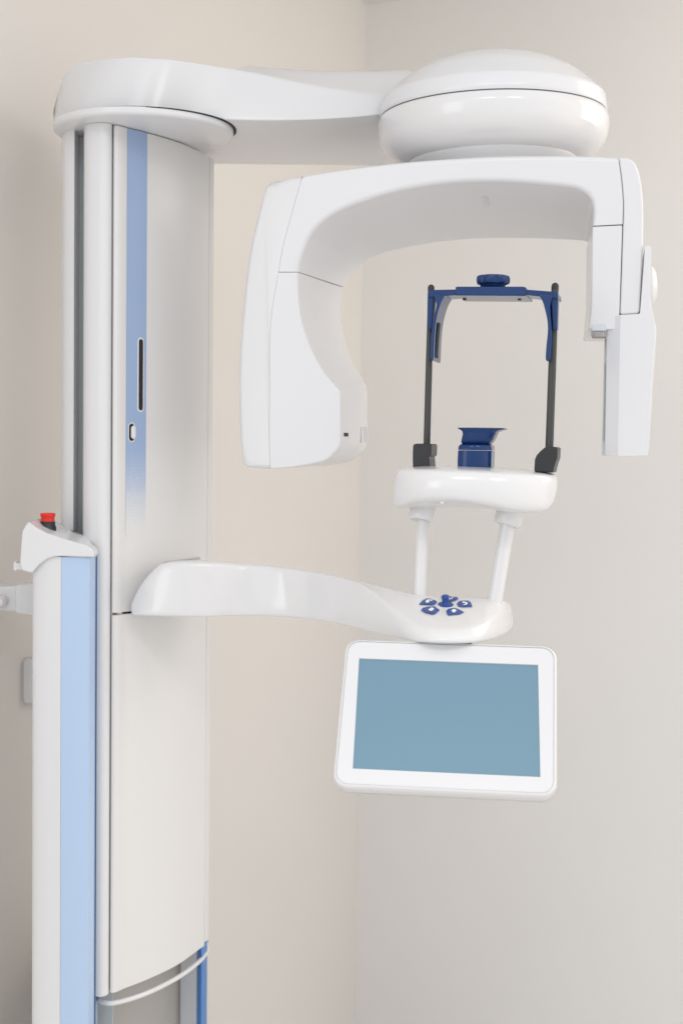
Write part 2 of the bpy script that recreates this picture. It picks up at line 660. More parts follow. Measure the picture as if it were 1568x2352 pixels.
# ---- wall bracket
yb = 2.40
b1 = at(36, 1377, yb)
k = yb / F
pl = poly_round([Vector((-1, -33)), Vector((60, -40)), Vector((60, 42)), Vector((-1, 32))], [8, 0, 0, 8])
brk = prism("wall_bracket", [b1 + Vector((p.x * k, 0, -p.y * k)) for p in pl], (0, .06, 0), M_white, root, bevel=.006)
pl = [Vector((-80, -27)), Vector((8, -31)), Vector((8, 32)), Vector((-80, 27))]
prism("bracket_arm", [b1 + Vector((p.x * k, .012, -p.y * k)) for p in pl], (0, .05, 0), M_white, brk, bevel=.006)
cb = at(2, 1382, yb)
revolve("bolt_cap", [(0, .012), (.006, .011), (.0095, .007), (.011, 0), (.011, -.02)], cb, M_gloss, brk, rot=Matrix.Rotation(R(90), 3, 'X'), seg=24)

# ---- cap of the column (disc) and the upper arm
disc_c = atz(331, 312, ZT)
DR = .1475
col_cap = revolve("column_cap", [(0, 0), (DR - .006, 0), (DR - .001, .0025), (DR, .006), (DR, .0125), (DR - .003, .014)], disc_c, M_white, root, caps=(False, False), sharp=60)
ZA = ZT + .0125
revolve("cap_gap_shade", [(0, ZA - ZT - .0008), (DR + .0005, ZA - ZT - .0008), (DR + .0005, ZA - ZT + .001)], disc_c + Vector((.0042, .0012, 0)), M_dark, col_cap, sharp=60)  # black disc painting the shade in the gap round the cap
nb_px = [(123.5, 303), (128, 294.5), (145, 279.5), (168, 267), (198, 260), (268, 256.7), (348, 260), (415, 267.5), (482, 273.5), (540, 276.5), (604, 278), (672, 277.7), (772, 273.5), (839, 267.5), (872, 263), (960, 250), (1040, 246)]
nt_px = [(124, 262), (131, 231.7), (138, 201.7), (150, 166), (170, 150.5), (200, 141), (282, 131), (352, 132), (415, 138.5), (482, 148.5), (540, 159), (604, 171), (672, 186.5), (772, 204.5), (839, 214.5), (882, 217.5), (960, 218), (1040, 218)]
NA = 64
nb = [atz(x, y, ZA) for x, y in nb_px if x <= 604]
Y0 = nb[-1].y
for x, y, f_ in ((672, 277.5, .10), (772, 273.5, .45), (839, 268, .80), (872, 264.5, 1.0), (930, 258, 1.7), (1040, 250, 2.6)):
    nb.append(at(x, y, Y0 + (2.345 - Y0) * f_))
nb = spline(nb, NA)
ntp = spline([Vector(p) for p in nt_px], NA)
secs = []
x0 = nb[0].x
RIDGE = [(100, 131), (480, 146), (539, 143), (629, 147), (722, 149.5), (839, 149), (979, 146), (1100, 146)]


def ridge_y(px):
    for (xa, ya), (xb, yb3) in zip(RIDGE[:-1], RIDGE[1:]):
        if xa <= px <= xb:
            return ya + (yb3 - ya) * (px - xa) / (xb - xa)


for i in range(NA):
    b = nb[i]
    lean = .012 + .018 * max(0, 1 - i / 14)
    t = at(ntp[i].x, ntp[i].y, b.y + lean)
    u = max(0.0, min(1.0, (b.x - x0) / .19))
    fy = 2.435 + (2.70 - 2.435) * math.sqrt(max(0, 1 - (1 - u) ** 2))
    fy = max(fy, b.y + .02)
    px = ntp[i].x
    ry1 = b.y + .018 + .085 * u
    ry1 = min(ry1, (fy + t.y) / 2)
    flat = Vector((t.x, ry1, t.z + .002))
    rr = at(px, ridge_y(px), ry1)
    g = max(0.0, min(1.0, (px - 470) / 110))
    rg = flat.lerp(rr, g * g * (3 - 2 * g))
    r2 = Vector((rg.x, max(fy - .08 * u, (fy + t.y) / 2), rg.z - .002))
    zb_ = min(b.z, EYE.z + ZA)
    bb = Vector((b.x, fy - .012 * u, zb_))
    e = min(.006, (fy - b.y) * .2)
    td, bd = (t - b).normalized(), (rg - t).normalized() * min(.007, (rg - t).length * .3)
    secs.append([b + Vector((0, e, 0)), b + Vector((0, 0, .0008)), b + td * .005, b.lerp(t, .5), t - td * .006, t, t + bd, t.lerp(rg, .55), rg, r2,
                 Vector((rg.x, fy - .01 * u, rg.z - .02)), Vector((b.x, fy, zb_ + .012)), bb, bb.lerp(b, .5)])
loft("upper_arm", secs, M_white, root, sub=2)

# ---- dome head at the end of the upper arm
DX, DY = at(1131, 262, 2.35).x, 2.35
PIV = .53
TILT = Matrix.Rotation(R(-1.2), 3, 'Y')
dc = Vector((DX + PIV * math.sin(R(1.2)), DY, EYE.z))
revolve("dome_cap", [(p.x, p.y) for p in spline([Vector(q) for q in [(.1790, .5538), (.1836, .5546), (.1846, .5575), (.1838, .566), (.1822, .5765), (.1815, .5795), (.1803, .5815), (.178, .5833), (.166, .5945), (.142, .6150), (.108, .6330), (.064, .6465), (.03, .6515), (0.0005, .6525)]], 60)],
        dc, M_white, root, seg=128, sharp=40, rot=TILT)
revolve("dome_gap", [(.17, .551), (.1828, .551), (.1828, .555), (.17, .555)], dc, plastic("dome_seam_grey", (.10, .10, .10), .6), root, seg=96, rot=TILT)
revolve("dome_bowl", [(p.x, p.y) for p in spline([Vector(q) for q in [(.176, .5527), (.1832, .5522), (.1856, .5485), (.1876, .5405), (.1872, .5315), (.1848, .518), (.1795, .506), (.173, .4975), (.165, .4905), (.155, .4845), (.143, .4808), (.130, .4800)]], 60)],
        dc, M_gloss, root, seg=128, sharp=60, rot=TILT)
revolve("rotation_collar", [(p.x, p.y) for p in spline([Vector(q) for q in [(.1375, .4815), (.1365, .4775), (.132, .472), (.1265, .466), (.123, .459), (.122, .45), (.122, .44)]], 24)],
        dc, M_gloss, root, seg=96, sharp=60, rot=TILT)

# ------------------------------------------------------------------ rotating C-arm
YAW = R(10)
wv = Vector((math.cos(YAW), -math.sin(YAW), 0))
dv = Vector((math.sin(YAW), math.cos(YAW), 0))
p_front = Vector((DX, 2.19, EYE.z))
DEP = .25
p_back = p_front + dv * DEP


def fpt(px, py, off=0.0):
    return onplane(px, py, p_front + dv * off, dv)


def bpt(px, py, off=0.0):
    return onplane(px, py, p_back + dv * off, dv)


seam = [(620.4, 1072), (618.4, 988), (619.4, 880), (619.4, 788), (624.4, 715), (639.6, 625), (648.7, 572), (668, 497), (694.9, 403)]
seam_s = spline([Vector(p) for p in seam], 60)
_j = Vector((639.5, 625))
seam_up = [Vector((639.6, 624.4))] + [p for p in seam_s if p.y < 618]
seam_dn = [p for p in seam_s if p.y > 632] + [Vector((639.3, 625.8))]
# left cover
cov_out = [(694.0, 403.2), (650, 411.2), (630, 416)] + [(617, 421.5), (609, 430), (604.5, 442)] + [(590, 500), (574, 572), (557.7, 705), (548.5, 838), (548, 905), (551, 1005), (555, 1050), (557.7, 1064), (561, 1070.5), (568, 1073), (590, 1075), (619.7, 1076.8)]
cov_top = spline([Vector(p) for p in cov_out[:3]], 6)
cov_side = spline([Vector(p) for p in cov_out[2:]], 70)
cov = cov_top[:-1] + cov_side + [Vector((p.x - .25, p.y)) for p in seam_s[1:-1]]
fr = [fpt(p.x, p.y, .0 + (.016 * max(0, (640 - p.x) / 90) if False else 0)) for p in cov]
nc = len(cov_top) - 1 + len(cov_side)
# outer edge sits a little further back so the cover face turns slightly left
fr = []
for i, p in enumerate(cov):
    ang = 0.0
    if i < nc:
        if p.y < 430 and p.x > 616:
            ang = .012 * min(1.0, (694.5 - p.x) / 60)
        elif p.y > 1060:
            ang = .012 * max(0.0, min(1.0, (620 - p.x) / 50))
        else:
            ang = .012
    fr.append(fpt(p.x, p.y, ang))
bk = [q + dv * (DEP - .03) for q in fr]
carm = None
c_arm_front_poly = None

# main arm of the C
nsu = len(seam_up)
outer = [Vector((p.x + .25, p.y)) for p in seam_up] + \
        spline([Vector(p) for p in [(694.9, 403), (755.7, 393), (839, 381.7), (905.7, 374), (972, 368), (1061.7, 361.7), (1145, 357.7), (1245, 357), (1345, 358), (1418, 361)]], 40)[1:]
rseam = spline([Vector(p) for p in [(1418.3, 361), (1425, 408), (1429.5, 465), (1428.5, 515)]], 14)
outer += rseam[1:]
inner_f = spline([Vector(p) for p in [(1360, 518.5), (1362, 490), (1361.5, 468), (1355.5, 451.7), (1339, 438.3), (1318.7, 430.5), (1245, 421.7), (1178.7, 416.7), (1112, 415), (1045, 417.5), (972, 426), (905.7, 439), (839, 459), (779, 482.6), (739, 509), (712.4, 539), (695.7, 576), (686.5, 606), (683.9, 624.5)]], 70)
inner_b = spline([Vector(p) for p in [(1352, 590), (1354.5, 575), (1354, 563), (1349, 556), (1338, 553), (1328.7, 552), (1245, 548), (1178, 546.8), (1112, 547.3), (1061.7, 550), (1010, 555), (972.4, 561), (922.4, 570), (872.4, 583.5), (840, 600), (818, 619), (803, 636), (792.7, 652), (789, 659)]], 70)
front = [fpt(p.x, p.y) for p in outer] + [fpt(p.x, p.y) for p in inner_f]
back = [fpt(p.x, p.y, 0) + dv * DEP for p in outer] + [bpt(p.x, p.y) for p in inner_b]
wts = [.03] * (nsu - 1) + [1.0] * (len(outer) - nsu - 13) + [.03] * 14 + [1.0] * (len(inner_f) - 1) + [.03]
assert len(wts) == len(front)
carm = loft("rotating_arm", [front, back], M_white, root, bevel=.007, seg=5, sharp=40, weights=wts)
wts = [1.0] * (nc - 1) + [.03] * (len(fr) - nc + 1)
loft("side_cover", [fr, bk], M_white, carm, bevel=.007, seg=5, sharp=40, weights=wts)

# tube head (lower left)
th_seam = [Vector((p.x + .25, p.y)) for p in seam_dn]          # bottom to top
th_in_f = spline([Vector(p) for p in [(683.7, 625.6), (684.4, 678), (692.7, 738), (712.7, 798), (739.4, 848), (757, 871), (769.4, 884.5), (777, 893)]], 36) + \
          spline([Vector(p) for p in [(779.5, 896.5), (782, 902), (782.3, 915), (782.3, 960), (782, 1010), (781, 1020), (777.7, 1028), (756, 1051.7), (742, 1059.5), (729, 1063), (682.7, 1071.7), (640, 1076), (621, 1077)]], 40)
th_in_b = spline([Vector(p) for p in [(789.2, 661), (782, 685), (781, 721.7), (786, 755), (799.4, 805), (812, 835), (822.7, 855), (831, 869)]], 36) + \
          spline([Vector(p) for p in [(834, 874), (840, 887), (842.7, 905), (842.9, 960), (842.7, 1010), (840, 1026), (832.7, 1038), (812.7, 1055), (795, 1062), (776, 1066.7), (739, 1070), (700, 1071.5), (680, 1072)]], 40)
front = th_seam + [fpt0 for fpt0 in []]
F_ = [fpt(p.x, p.y) for p in th_seam[::1]] + [fpt(p.x, p.y) for p in th_in_f]
B_ = [fpt(p.x, p.y) + dv * DEP for p in th_seam] + [bpt(p.x, p.y) for p in th_in_b]
mid = []
for a, b in zip(F_, B_):
    mid.append(a.lerp(b, .55))
nI = len(th_seam)
for j, p in enumerate(th_in_f):                # belly of the tube head bulges a little between front and back
    if j > 34:
        s = min(1, (j - 34) / 4) * (1 if j < 58 else max(0, 1 - (j - 58) / 14))
        mid[nI + j] = mid[nI + j] + wv * .006 * s
wts = [.03] * nI + [1.0] * (len(th_in_f) - 1) + [.03]
tube_head = loft("tube_head", [F_, mid, B_], M_white, carm, bevel=.006, seg=4, sharp=40, weights=wts)
# window print and small sensor hole on the tube head
def th_face(u, py):             # point on the inner face of the tube head between its front and back edges
    a, b = fpt(782.2, py), bpt(842.8, py)
    p = a.lerp(b, u)
    t = 1 - abs(u - .55) / (.55 if u < .55 else .45)
    return p + wv * (.006 * t + .0006)


u0, u1, um = .62, .985, .80
for nm, a_, b_, mm in (("collimator_window", um, u1, "win"), ("window_print", u0, um - .01, "prt")):
    V, Fc = [], []
    n = 6
    for i in range(n + 1):
        u = a_ + (b_ - a_) * i / n
        V += [th_face(u, 980 + (u - .6) * 2), th_face(u, 1017 - (u - .6) * 6)]
    for i in range(n):
        Fc.append((2 * i, 2 * i + 2, 2 * i + 3, 2 * i + 1))
    if mm == "win":
        mt = plastic("window_grey_blue", (0.56, 0.57, 0.61), .3)
    else:
        mt = plastic("window_print_pale", (0.68, 0.68, 0.70), .3)
    link(nm, mesh(nm, V, Fc), mt, tube_head)
V = [th_face(u, y) + wv * .0004 for u, y in ((.09, 994), (.2, 994.3), (.2, 1002.6), (.09, 1002.4))]
prism("light_port", V, wv * -.003, M_dark, tube_head)

# right leg
lower_f = poly_round([Vector(p) for p in [(1359.8, 520.3), (1428.2, 516.9), (1421.4, 722), (1418, 757), (1350.5, 757.5), (1357.5, 700)]], [0, 0, 3, 4, 8, 20])
F_ = [fpt(p.x, p.y) for p in lower_f]
B_ = [q + dv * (DEP - .03) for q in F_]
B_ = []
for p, q in zip(lower_f, F_):
    e = q + dv * (DEP - .03)
    if p.x < 1370:
        e = e - wv * .010
    B_.append(e)
leg = loft("arm_leg", [F_, B_], M_white, carm, bevel=.006, seg=4, sharp=40)
ro = [Vector(p) for p in [(1419.9, 361.2), (1438.7, 362.2), (1451, 366.5), (1460, 377)]] + spline([Vector(p) for p in [(1460, 377), (1468.7, 408), (1473.7, 441.7), (1476, 482), (1475.5, 540), (1473, 620), (1469.5, 687), (1468, 714)]], 24)[1:] + [Vector((1466, 720)), Vector((1460, 721.8)), Vector((1422.8, 723))]
rs = spline([Vector(p) for p in [(1422.4, 720), (1425.6, 640), (1428.6, 545), (1429.6, 515), (1430.4, 465), (1425.9, 408), (1419.6, 363)]], 24)
lp = ro + rs[1:-1]
F_ = [fpt(p.x, p.y) for p in lp]
loft("leg_cover", [F_, [q + dv * (DEP - .03) for q in F_]], M_white, carm, bevel=.006, seg=4, sharp=40)
# slot in the underside of the arch
def arch_face(px, py):
    # between front (y~416) and back (y~547) inner edges at this x
    a, b = fpt(px, 415), bpt(px, 547)
    n = (b - a).cross(wv).normalized()
    return onplane(px, py, a, n), n


c, n = arch_face(1115.5, 463)
if n.z > 0:
    n = -n
t = (wv.cross(n)).normalized()
out = []
for s, a0 in ((1, 0), (-1, math.pi)):
    for kk in range(9):
        a = a0 + math.pi * kk / 8
        out.append(c + n * .0008 + wv * (math.cos(a) * .0042) + t * (math.sin(a) * .0042 + s * .018))
slot = prism("sensor_slot", out, n * -.004, plastic("slot_grey", (.68, .68, .70), .3), carm, bevel=.0004, seg=1)
# ---- image sensor head at the end of the right leg
so = -.004
crease_t, crease_b = (1424, 723.2), (1418, 1048.5)
left = [(1393, 725), (1388, 1044), (1390, 1047)]
rgt = [(1484, 1047.2), (1487, 1042)] + [(1494, 900), (1503, 768.6), (1503, 740)] + [(1494.8, 701), (1491.2, 660), (1491.5, 630), (1494, 590), (1493.4, 566), (1491, 563.8), (1482, 563.6), (1480, 566)] + [(1476, 620), (1468.5, 718), (1466, 721)]
F_ = [fpt(*p, so + .010) for p in left] + [fpt(*crease_b, so)] + [fpt(*p, so) for p in rgt] + [fpt(*crease_t, so)]
nn = len(F_)
B_ = [q + dv * .10 for q in F_]
V = F_ + B_
Fc = []
ci, ti = 3, nn - 1
Fc.append((0, 1, 2, ci, ti))
Fc.append(tuple([ci] + list(range(4, nn - 1)) + [ti]))
for i in range(nn):
    j = (i + 1) % nn
    Fc.append((i, j, j + nn, i + nn))
Fc.append(tuple(range(2 * nn - 1, nn - 1, -1)))
sensor = link("sensor_head", mesh("sensor_head", V, Fc), M_white, root, bevel=.004, seg=3, sharp=12)
bp_ = [(1489, 1036), (1497, 900), (1506, 768), (1505.5, 745), (1480, 740), (1470, 1036)]
prism("rear_shell", [fpt(*p, .035) for p in bp_], dv * .05, M_white, sensor, bevel=.004)
# strips on the inner side
for nm, dx, mt, o1, o2 in (("side_strip", 0, M_pale, 1389.5, 1382.0), ("side_groove", 4.2, M_grey, 1390.5, 1384.0)):
    prism(nm, [fpt(o1 - 2 + dx * .6, 778, .03), fpt(1400, 778, .03), fpt(1396, 1046, .03), fpt(o2 - 1 + dx * .9, 1046, .03)] if nm == "side_strip"
          else [fpt(1386.5, 834, .028), fpt(1390, 834, .028), fpt(1386.5, 1012, .028), fpt(1383, 1012, .028)], dv * .03, mt, sensor, bevel=.0006)
kc = fpt(1491, 657, .05)
revolve("clamp_knob", [(p.x, p.y) for p in spline([Vector(q) for q in [(.031, -.004), (.031, 0), (.029, .004), (.022, .0085), (.011, .011), (.0005, .0118)]], 20)], kc, M_gloss, sensor,
        rot=Matrix.Rotation(-YAW, 3, 'Z') @ Matrix.Rotation(R(90), 3, 'Y'), seg=48)
cl = [(1358, 750), (1362, 746.5), (1388, 745.5), (1391, 748), (1391, 760), (1357, 760)]
clip = prism("release_clip", [fpt(*p, -.003) for p in cl], dv * .03, plastic("clip_pale_blue", (.62, .65, .70), .3), sensor, bevel=.002)
cl = [(1356.8, 760.3), (1391, 760.3), (1391, 774), (1361, 774), (1357, 770)]
prism("clip_grip", [fpt(*p, -.002) for p in cl], dv * .03, plastic("clip_grey", (.33, .31, .29), .45), clip, bevel=.001)
for xx in (1368, 1373, 1378, 1383):
    prism("grip_rib", [fpt(*p, -.0035) for p in [(xx, 763), (xx + 2.4, 763), (xx + 2.4, 773), (xx, 773)]], dv * .004, M_grey, clip, bevel=.0003)

# ------------------------------------------------------------------ chin table
NT = 44
def yv(px, c=1090, hw=197):
    u = min(1, abs((px - c) / hw))
    return 2.03 + .10 * (1 - math.sqrt(max(0, 1 - u ** 2.6))) - .010 * (px - c) / hw


def line(pts, dy=0.0, yf=None):
    s = spline([Vector(p) for p in pts], NT)
    return [at(p.x, p.y, (yf if yf else yv(p.x) + dy)) for p in s]


t_back = line([(922, 1072.5), (949, 1069), (986, 1065.5), (1061, 1064), (1132, 1067), (1215, 1075), (1255, 1081), (1272, 1084.5)], yf=2.215)
t_mid = line([(915, 1075), (940, 1072.5), (1000, 1071), (1107, 1073.5), (1199, 1080.5), (1257, 1085), (1277, 1088)], dy=.05)
t_cr1 = line([(910, 1081), (936, 1077.5), (1007, 1076.5), (1107, 1079.5), (1199, 1084), (1257, 1088), (1281, 1091)], dy=.012)
t_cr2 = line([(906, 1090), (936, 1085), (1007, 1084), (1107, 1087), (1199, 1092), (1257, 1094), (1283, 1099)], dy=.001)
t_m = line([(900, 1122), (936, 1118), (1007, 1116), (1107, 1120), (1199, 1130), (1257, 1128), (1284, 1122)], dy=-.004)
t_b1 = line([(897.5, 1153), (913, 1160), (949, 1151), (1007, 1146.5), (1057, 1149), (1115, 1157), (1174, 1169), (1203, 1172), (1255, 1168), (1273, 1150)], dy=-.001)
t_b2 = line([(899.5, 1162), (913, 1166.5), (949, 1157.5), (1007, 1153), (1057, 1155.5), (1115, 1163.5), (1174, 1176), (1203, 1179.5), (1252, 1175.5), (1268, 1160)], dy=.010)
t_u = line([(906, 1166), (925, 1168), (960, 1167), (1007, 1168), (1057, 1169), (1115, 1172), (1174, 1178), (1203, 1180), (1245, 1177), (1262, 1163)], dy=.05)
t_ub = line([(912, 1163), (930, 1165), (960, 1166), (1007, 1166), (1057, 1166), (1115, 1168), (1174, 1172), (1203, 1173), (1242, 1170), (1258, 1158)], yf=2.215)
secs = [[q[i] for q in (t_back, t_mid, t_cr1, t_cr2, t_m, t_b1, t_b2, t_u, t_ub)] for i in range(NT)]
table = loft("chin_table", secs, M_gloss, root, sub=2)
# small screw under the front edge
scw = at(1015, 1158.5, 2.05)
revolve("screw_cover", [(0, .0006), (.0028, .0008), (.0038, .0014), (.0038, .01)], scw, M_white, table, seg=24)

# ---- two tubes carrying the table
def px_r(w, y):
    return w * .5 * y / F


for (xt, yt, xb, yb_, wd, Yt, Yb, cx, cw) in ((970.5, 1200, 963, 1375, 27.5, 2.14, 2.115, 971, 59), (1164, 1208, 1134, 1388, 34.5, 2.12, 2.11, 1171, 64)):
    a, b = at(xt, yt, Yt), at(xb, yb_, Yb)
    tb = tube("table_tube", [a + (a - b) * .12, a, a.lerp(b, .5), b], px_r(wd, Yt), M_gloss, table, seg=32)
    ax = (a - b).normalized()
    cc = at(cx, 1166 if cx < 1000 else 1177, Yt)
    k = Yt / F
    r_ = cw * .5 * k
    tilt = (ax + Vector((.13, 0, 0))).normalized()
    prof = [(r_ * 1.0, 14), (r_, -2), (r_ * .995, -16), (r_ * .97, -24), (r_ * .91, -29), (r_ * .82, -31), (r_ * .6, -30), (r_ * .3, -26)]
    revolve("tube_collar", [(p.x, p.y) for p in spline([Vector((u, h * k)) for u, h in prof], 24)], cc, M_gloss, tb, seg=48, rot=tilt.to_track_quat('Z', 'Y').to_matrix(), sharp=80)

# ---- chin rest
k = 2.12 / F
YW2 = R(12)
w2 = Vector((math.cos(YW2), -math.sin(YW2), 0))
d2 = Vector((math.sin(YW2), math.cos(YW2), 0))
cp = at(1090, 1040, 2.10)


def cpt(px, py, off=0):
    return onplane(px, py, cp + d2 * off, d2)


def cup_loop(xl, xr, py, yfront, yback, bulge=.010, rnd=.004, n=14):
    """Plan loop at picture height py: bowed front, straight sides, flat back."""
    z = at((xl + xr) / 2, py, 2.10).z
    a, b = at(xl, py, yfront), at(xr, py, yfront)
    a.z = b.z = z
    w_ = (b - a)
    nrm = Vector((w_.y, -w_.x, 0)).normalized()
    fr_ = []
    for q in range(n + 1):
        u = q / n
        fr_.append(a + w_ * u + nrm * bulge * (1 - abs(2 * u - 1) ** 2.4))
    dpt = d2 * (yback - yfront)
    return fr_ + [b + dpt * .9, b + dpt - w_ * .06, a + dpt + w_ * .06, a + dpt * .9]


cup = loft("chin_rest", [cup_loop(1050, 1127.2, 1073, 2.103, 2.155), cup_loop(1050.2, 1127.6, 1055, 2.103, 2.155), cup_loop(1051.2, 1128.3, 1034.6, 2.103, 2.155)], M_navy, root, sharp=50, bevel=.0007, seg=2)
loft("rest_top", [cup_loop(1051.4, 1128.3, 1033.6, 2.1035, 2.155), cup_loop(1052, 1128, 1027, 2.1038, 2.155), cup_loop(1054.5, 1126.5, 1022.5, 2.105, 2.154), cup_loop(1058, 1123.5, 1020, 2.108, 2.152)],
     M_navy, cup, sharp=50, bevel=.0007, seg=2)
loft("chin_cup", [cup_loop(1061, 1121, 1021, 2.110, 2.142, .008), cup_loop(1058.5, 1127, 1015.5, 2.104, 2.147), cup_loop(1059.5, 1130.5, 1008, 2.100, 2.149), cup_loop(1062, 1135, 998, 2.0985, 2.150),
                  cup_loop(1061.5, 1138, 991.5, 2.098, 2.151, .012), cup_loop(1057, 1147, 988.0, 2.0975, 2.152, .013), cup_loop(1052, 1156, 985.4, 2.097, 2.152, .014), cup_loop(1050.2, 1158, 983.4, 2.097, 2.152, .014),
                  cup_loop(1051.5, 1157, 982.6, 2.0985, 2.151, .014), cup_loop(1066, 1142, 989, 2.110, 2.145, .010)], M_navy, cup, sharp=60)

# ------------------------------------------------------------------ temple support
YR = 2.12
YW3 = R(14)
w3 = Vector((math.cos(YW3), -math.sin(YW3), 0))
d3 = Vector((math.sin(YW3), math.cos(YW3), 0))
tp = at(1130, 680, 2.10)


def tpt(px, py, off=0):
    return onplane(px, py, tp + d3 * off, d3)


# rods
for xs, xe, ytop, yend, wd, tipw in ((989.3, 979.3, 667, 1035, 15.5, 15.4), (1273.7, 1260.2, 664, 1040, 18, 17)):
    off = .025
    a, b = tpt(xs, ytop, off), tpt(xe, yend, off)
    rod = tube("support_rod", [a, a.lerp(b, .5), b], [px_r(wd - 1.5, 2.12), px_r(wd, 2.12), px_r(wd + .5, 2.12)], M_rod, root, seg=24)
    ax = (a - b).normalized()
    r_ = px_r(tipw, 2.12)
    prof = [(r_, -.001), (r_, .004)] + [(r_ * math.cos(R(g)), .004 + r_ * math.sin(R(g))) for g in (20, 40, 60, 75, 89)]
    revolve("rod_tip", prof, a, M_black, rod, seg=24, rot=ax.to_track_quat('Z', 'Y').to_matrix())
for pts, nm in (([(947.5, 1026), (949.5, 1020.5), (955, 1018.8), (988, 1018.8), (990.3, 1022), (989.5, 1046), (984.5, 1048.5), (986.3, 1068), (986.5, 1073), (947.5, 1073), (946.8, 1055)], 0),
                ([(1225.8, 1080), (1227, 1056), (1231, 1046), (1239, 1037), (1251, 1026.5), (1278, 1026.3), (1279.8, 1030), (1279, 1052), (1275.5, 1061), (1271.5, 1074), (1269.5, 1086), (1225.5, 1084)], 1)):
    fr = [tpt(*p, -.004) for p in pts]
    part_label(prism("rod_clamp", fr, d3 * .05, M_black, root, bevel=.003, seg=3), "upright black clamp with straight sides" if nm == 0 else "black clamp with curved shoulder")
# crossbar slider
F_ = [tpt(*p) for p in [(1045.3, 658), (1200, 658), (1207.5, 659.5), (1207.5, 679.5), (1045.3, 678.5)]]
bar = prism("temple_support", F_, d3 * .085, M_navy, root, bevel=.0018, seg=3)
for x in (1066, 1192):
    c = tpt(x, 689, .05)
    box("bar_screw", (c.x - .0025, c.y - .002, tpt(x, 679, 0).z - .0015), (c.x + .0025, c.y + .002, tpt(x, 679, 0).z + .003), M_black, bar)
# telescoping side bars running into the corners
L_ = poly_round([Vector(p) for p in [(1050, 664.5), (981.2, 666), (981.2, 683), (1050, 677.5)]], [0, 9, 2, 0])
prism("side_bar", [tpt(p.x, p.y, .004) for p in L_], d3 * .05, M_navy, bar, bevel=.0015)
L_ = poly_round([Vector(p) for p in [(1200, 664.5), (1281, 670.5), (1281, 686), (1200, 676.5)]], [0, 9, 2, 0])
prism("side_bar", [tpt(p.x, p.y, .004) for p in L_], d3 * .05, M_navy, bar, bevel=.0015)
# outer sleeves over the rods
prism("rod_sleeve", [tpt(*p, .008) for p in [(981, 676), (997, 676), (994, 715), (991, 757), (979.5, 756)]], d3 * .018, M_navy, bar, bevel=.0015)
prism("rod_sleeve", [tpt(*p, .008) for p in [(1263, 680), (1281, 676), (1278.8, 757.5), (1268.5, 757.5), (1266, 715)]], d3 * .018, M_navy, bar, bevel=.0015)
# curved temple arms, swept as thin curved plates
def temple_arm(outer_px, inner_px, slot_px):
    n = 26
    a = spline([Vector(p) for p in outer_px], n)
    b = spline([Vector(p) for p in inner_px], n)
    lp = [tpt(p.x, p.y, -.002) for p in a] + [tpt(p.x, p.y, -.002) for p in reversed(b)]
    arm = prism("temple_arm", lp, d3 * .062, M_navy, bar, bevel=.0018, seg=3, sharp=50)
    return arm


temple_arm([(994, 676), (1001, 695), (998.5, 716), (992.5, 745), (988.7, 775), (987.5, 805), (987.6, 824), (990, 828)],
           [(1022, 677), (1014, 690), (1006.5, 711), (1000.5, 738), (997.5, 765), (995.6, 800), (994.8, 822), (993.5, 828)], None)
temple_arm([(1269, 678), (1262.5, 698), (1262.5, 720), (1264.3, 745), (1264.8, 775), (1263, 805), (1262, 824), (1260, 829)],
           [(1235, 676), (1244, 690), (1250.5, 711), (1256, 738), (1256.8, 762), (1253.5, 795), (1252, 822), (1253, 829)], None)
# slot in the left arm's inner face
def inner_face(px, py):
    return tpt(px, py, .03) + w3 * .0


la = spline([Vector(p) for p in [(1002.2, 738), (999.6, 765), (997.6, 795), (996.6, 820)]], 12)
V, Fc = [], []
for p in la:
    e = tpt(p.x - 1.9, p.y, -.002) + w3 * .0010
    V += [e + d3 * .014, e + d3 * .034]
for i in range(len(la) - 1):
    Fc.append((2 * i, 2 * i + 2, 2 * i + 3, 2 * i + 1))
link("arm_slot", mesh("arm_slot", V, Fc), M_dark, bar)
# scalloped knob
kc = at(1131, 645, 2.135)
k = 2.135 / F
loops = []
for r_, h, sc_ in ((0.02, 11.5, 0), (34, 11.3, .03), (37.5, 9.5, .05), (39.3, 4.5, .075), (39.3, -3, .075), (37, -7.5, .06), (30, -10, .02), (28, -14, 0)):
    lp = []
    for q in range(112):
        an = 2 * math.pi * q / 112
        rr = r_ * (1 - sc_ * (1 - abs(math.cos(an * 3.5 + .4))) ** 1.0 * 1.6)
        lp.append(kc + Vector((rr * math.cos(an), rr * math.sin(an), h)) * k)
    loops.append(lp)
loft("adjusting_knob", loops, M_navy, bar, caps=(False, False), sharp=40)

# ------------------------------------------------------------------ patient arm with control pad
ZP = -.2600
NPA = 72
bot_px = [(297, 1408.5), (330, 1411), (400, 1413.5), (475, 1414.3), (560, 1412), (640, 1414), (700, 1418.5), (760, 1427), (800, 1435), (850, 1446.5), (900, 1458.5), (940, 1467), (980, 1472.5), (1030, 1474.6), (1080, 1473.4), (1120, 1467.5), (1150, 1457), (1171, 1444), (1180, 1430)]
crest_px = [(298, 1396), (306, 1376), (320, 1347), (345, 1315), (368, 1295), (395, 1289.5), (450, 1288.5), (540, 1292.5), (620, 1299), (700, 1309), (760, 1320), (805, 1332), (840, 1347), (875, 1376), (905, 1402), (940, 1424), (980, 1437), (1030, 1441), (1080, 1437), (1120, 1423), (1148, 1404), (1168, 1388), (1175, 1386)]
back_px = [(320, 1400), (330, 1376), (345, 1347), (365, 1312), (385, 1294), (410, 1288), (460, 1284.5), (540, 1290.5), (620, 1299), (700, 1310), (760, 1319.5), (805, 1327), (850, 1335.5), (890, 1344), (930, 1353), (960, 1358), (1000, 1362), (1050, 1364), (1100, 1366), (1130, 1368.5), (1150, 1373), (1165, 1381), (1173, 1386)]
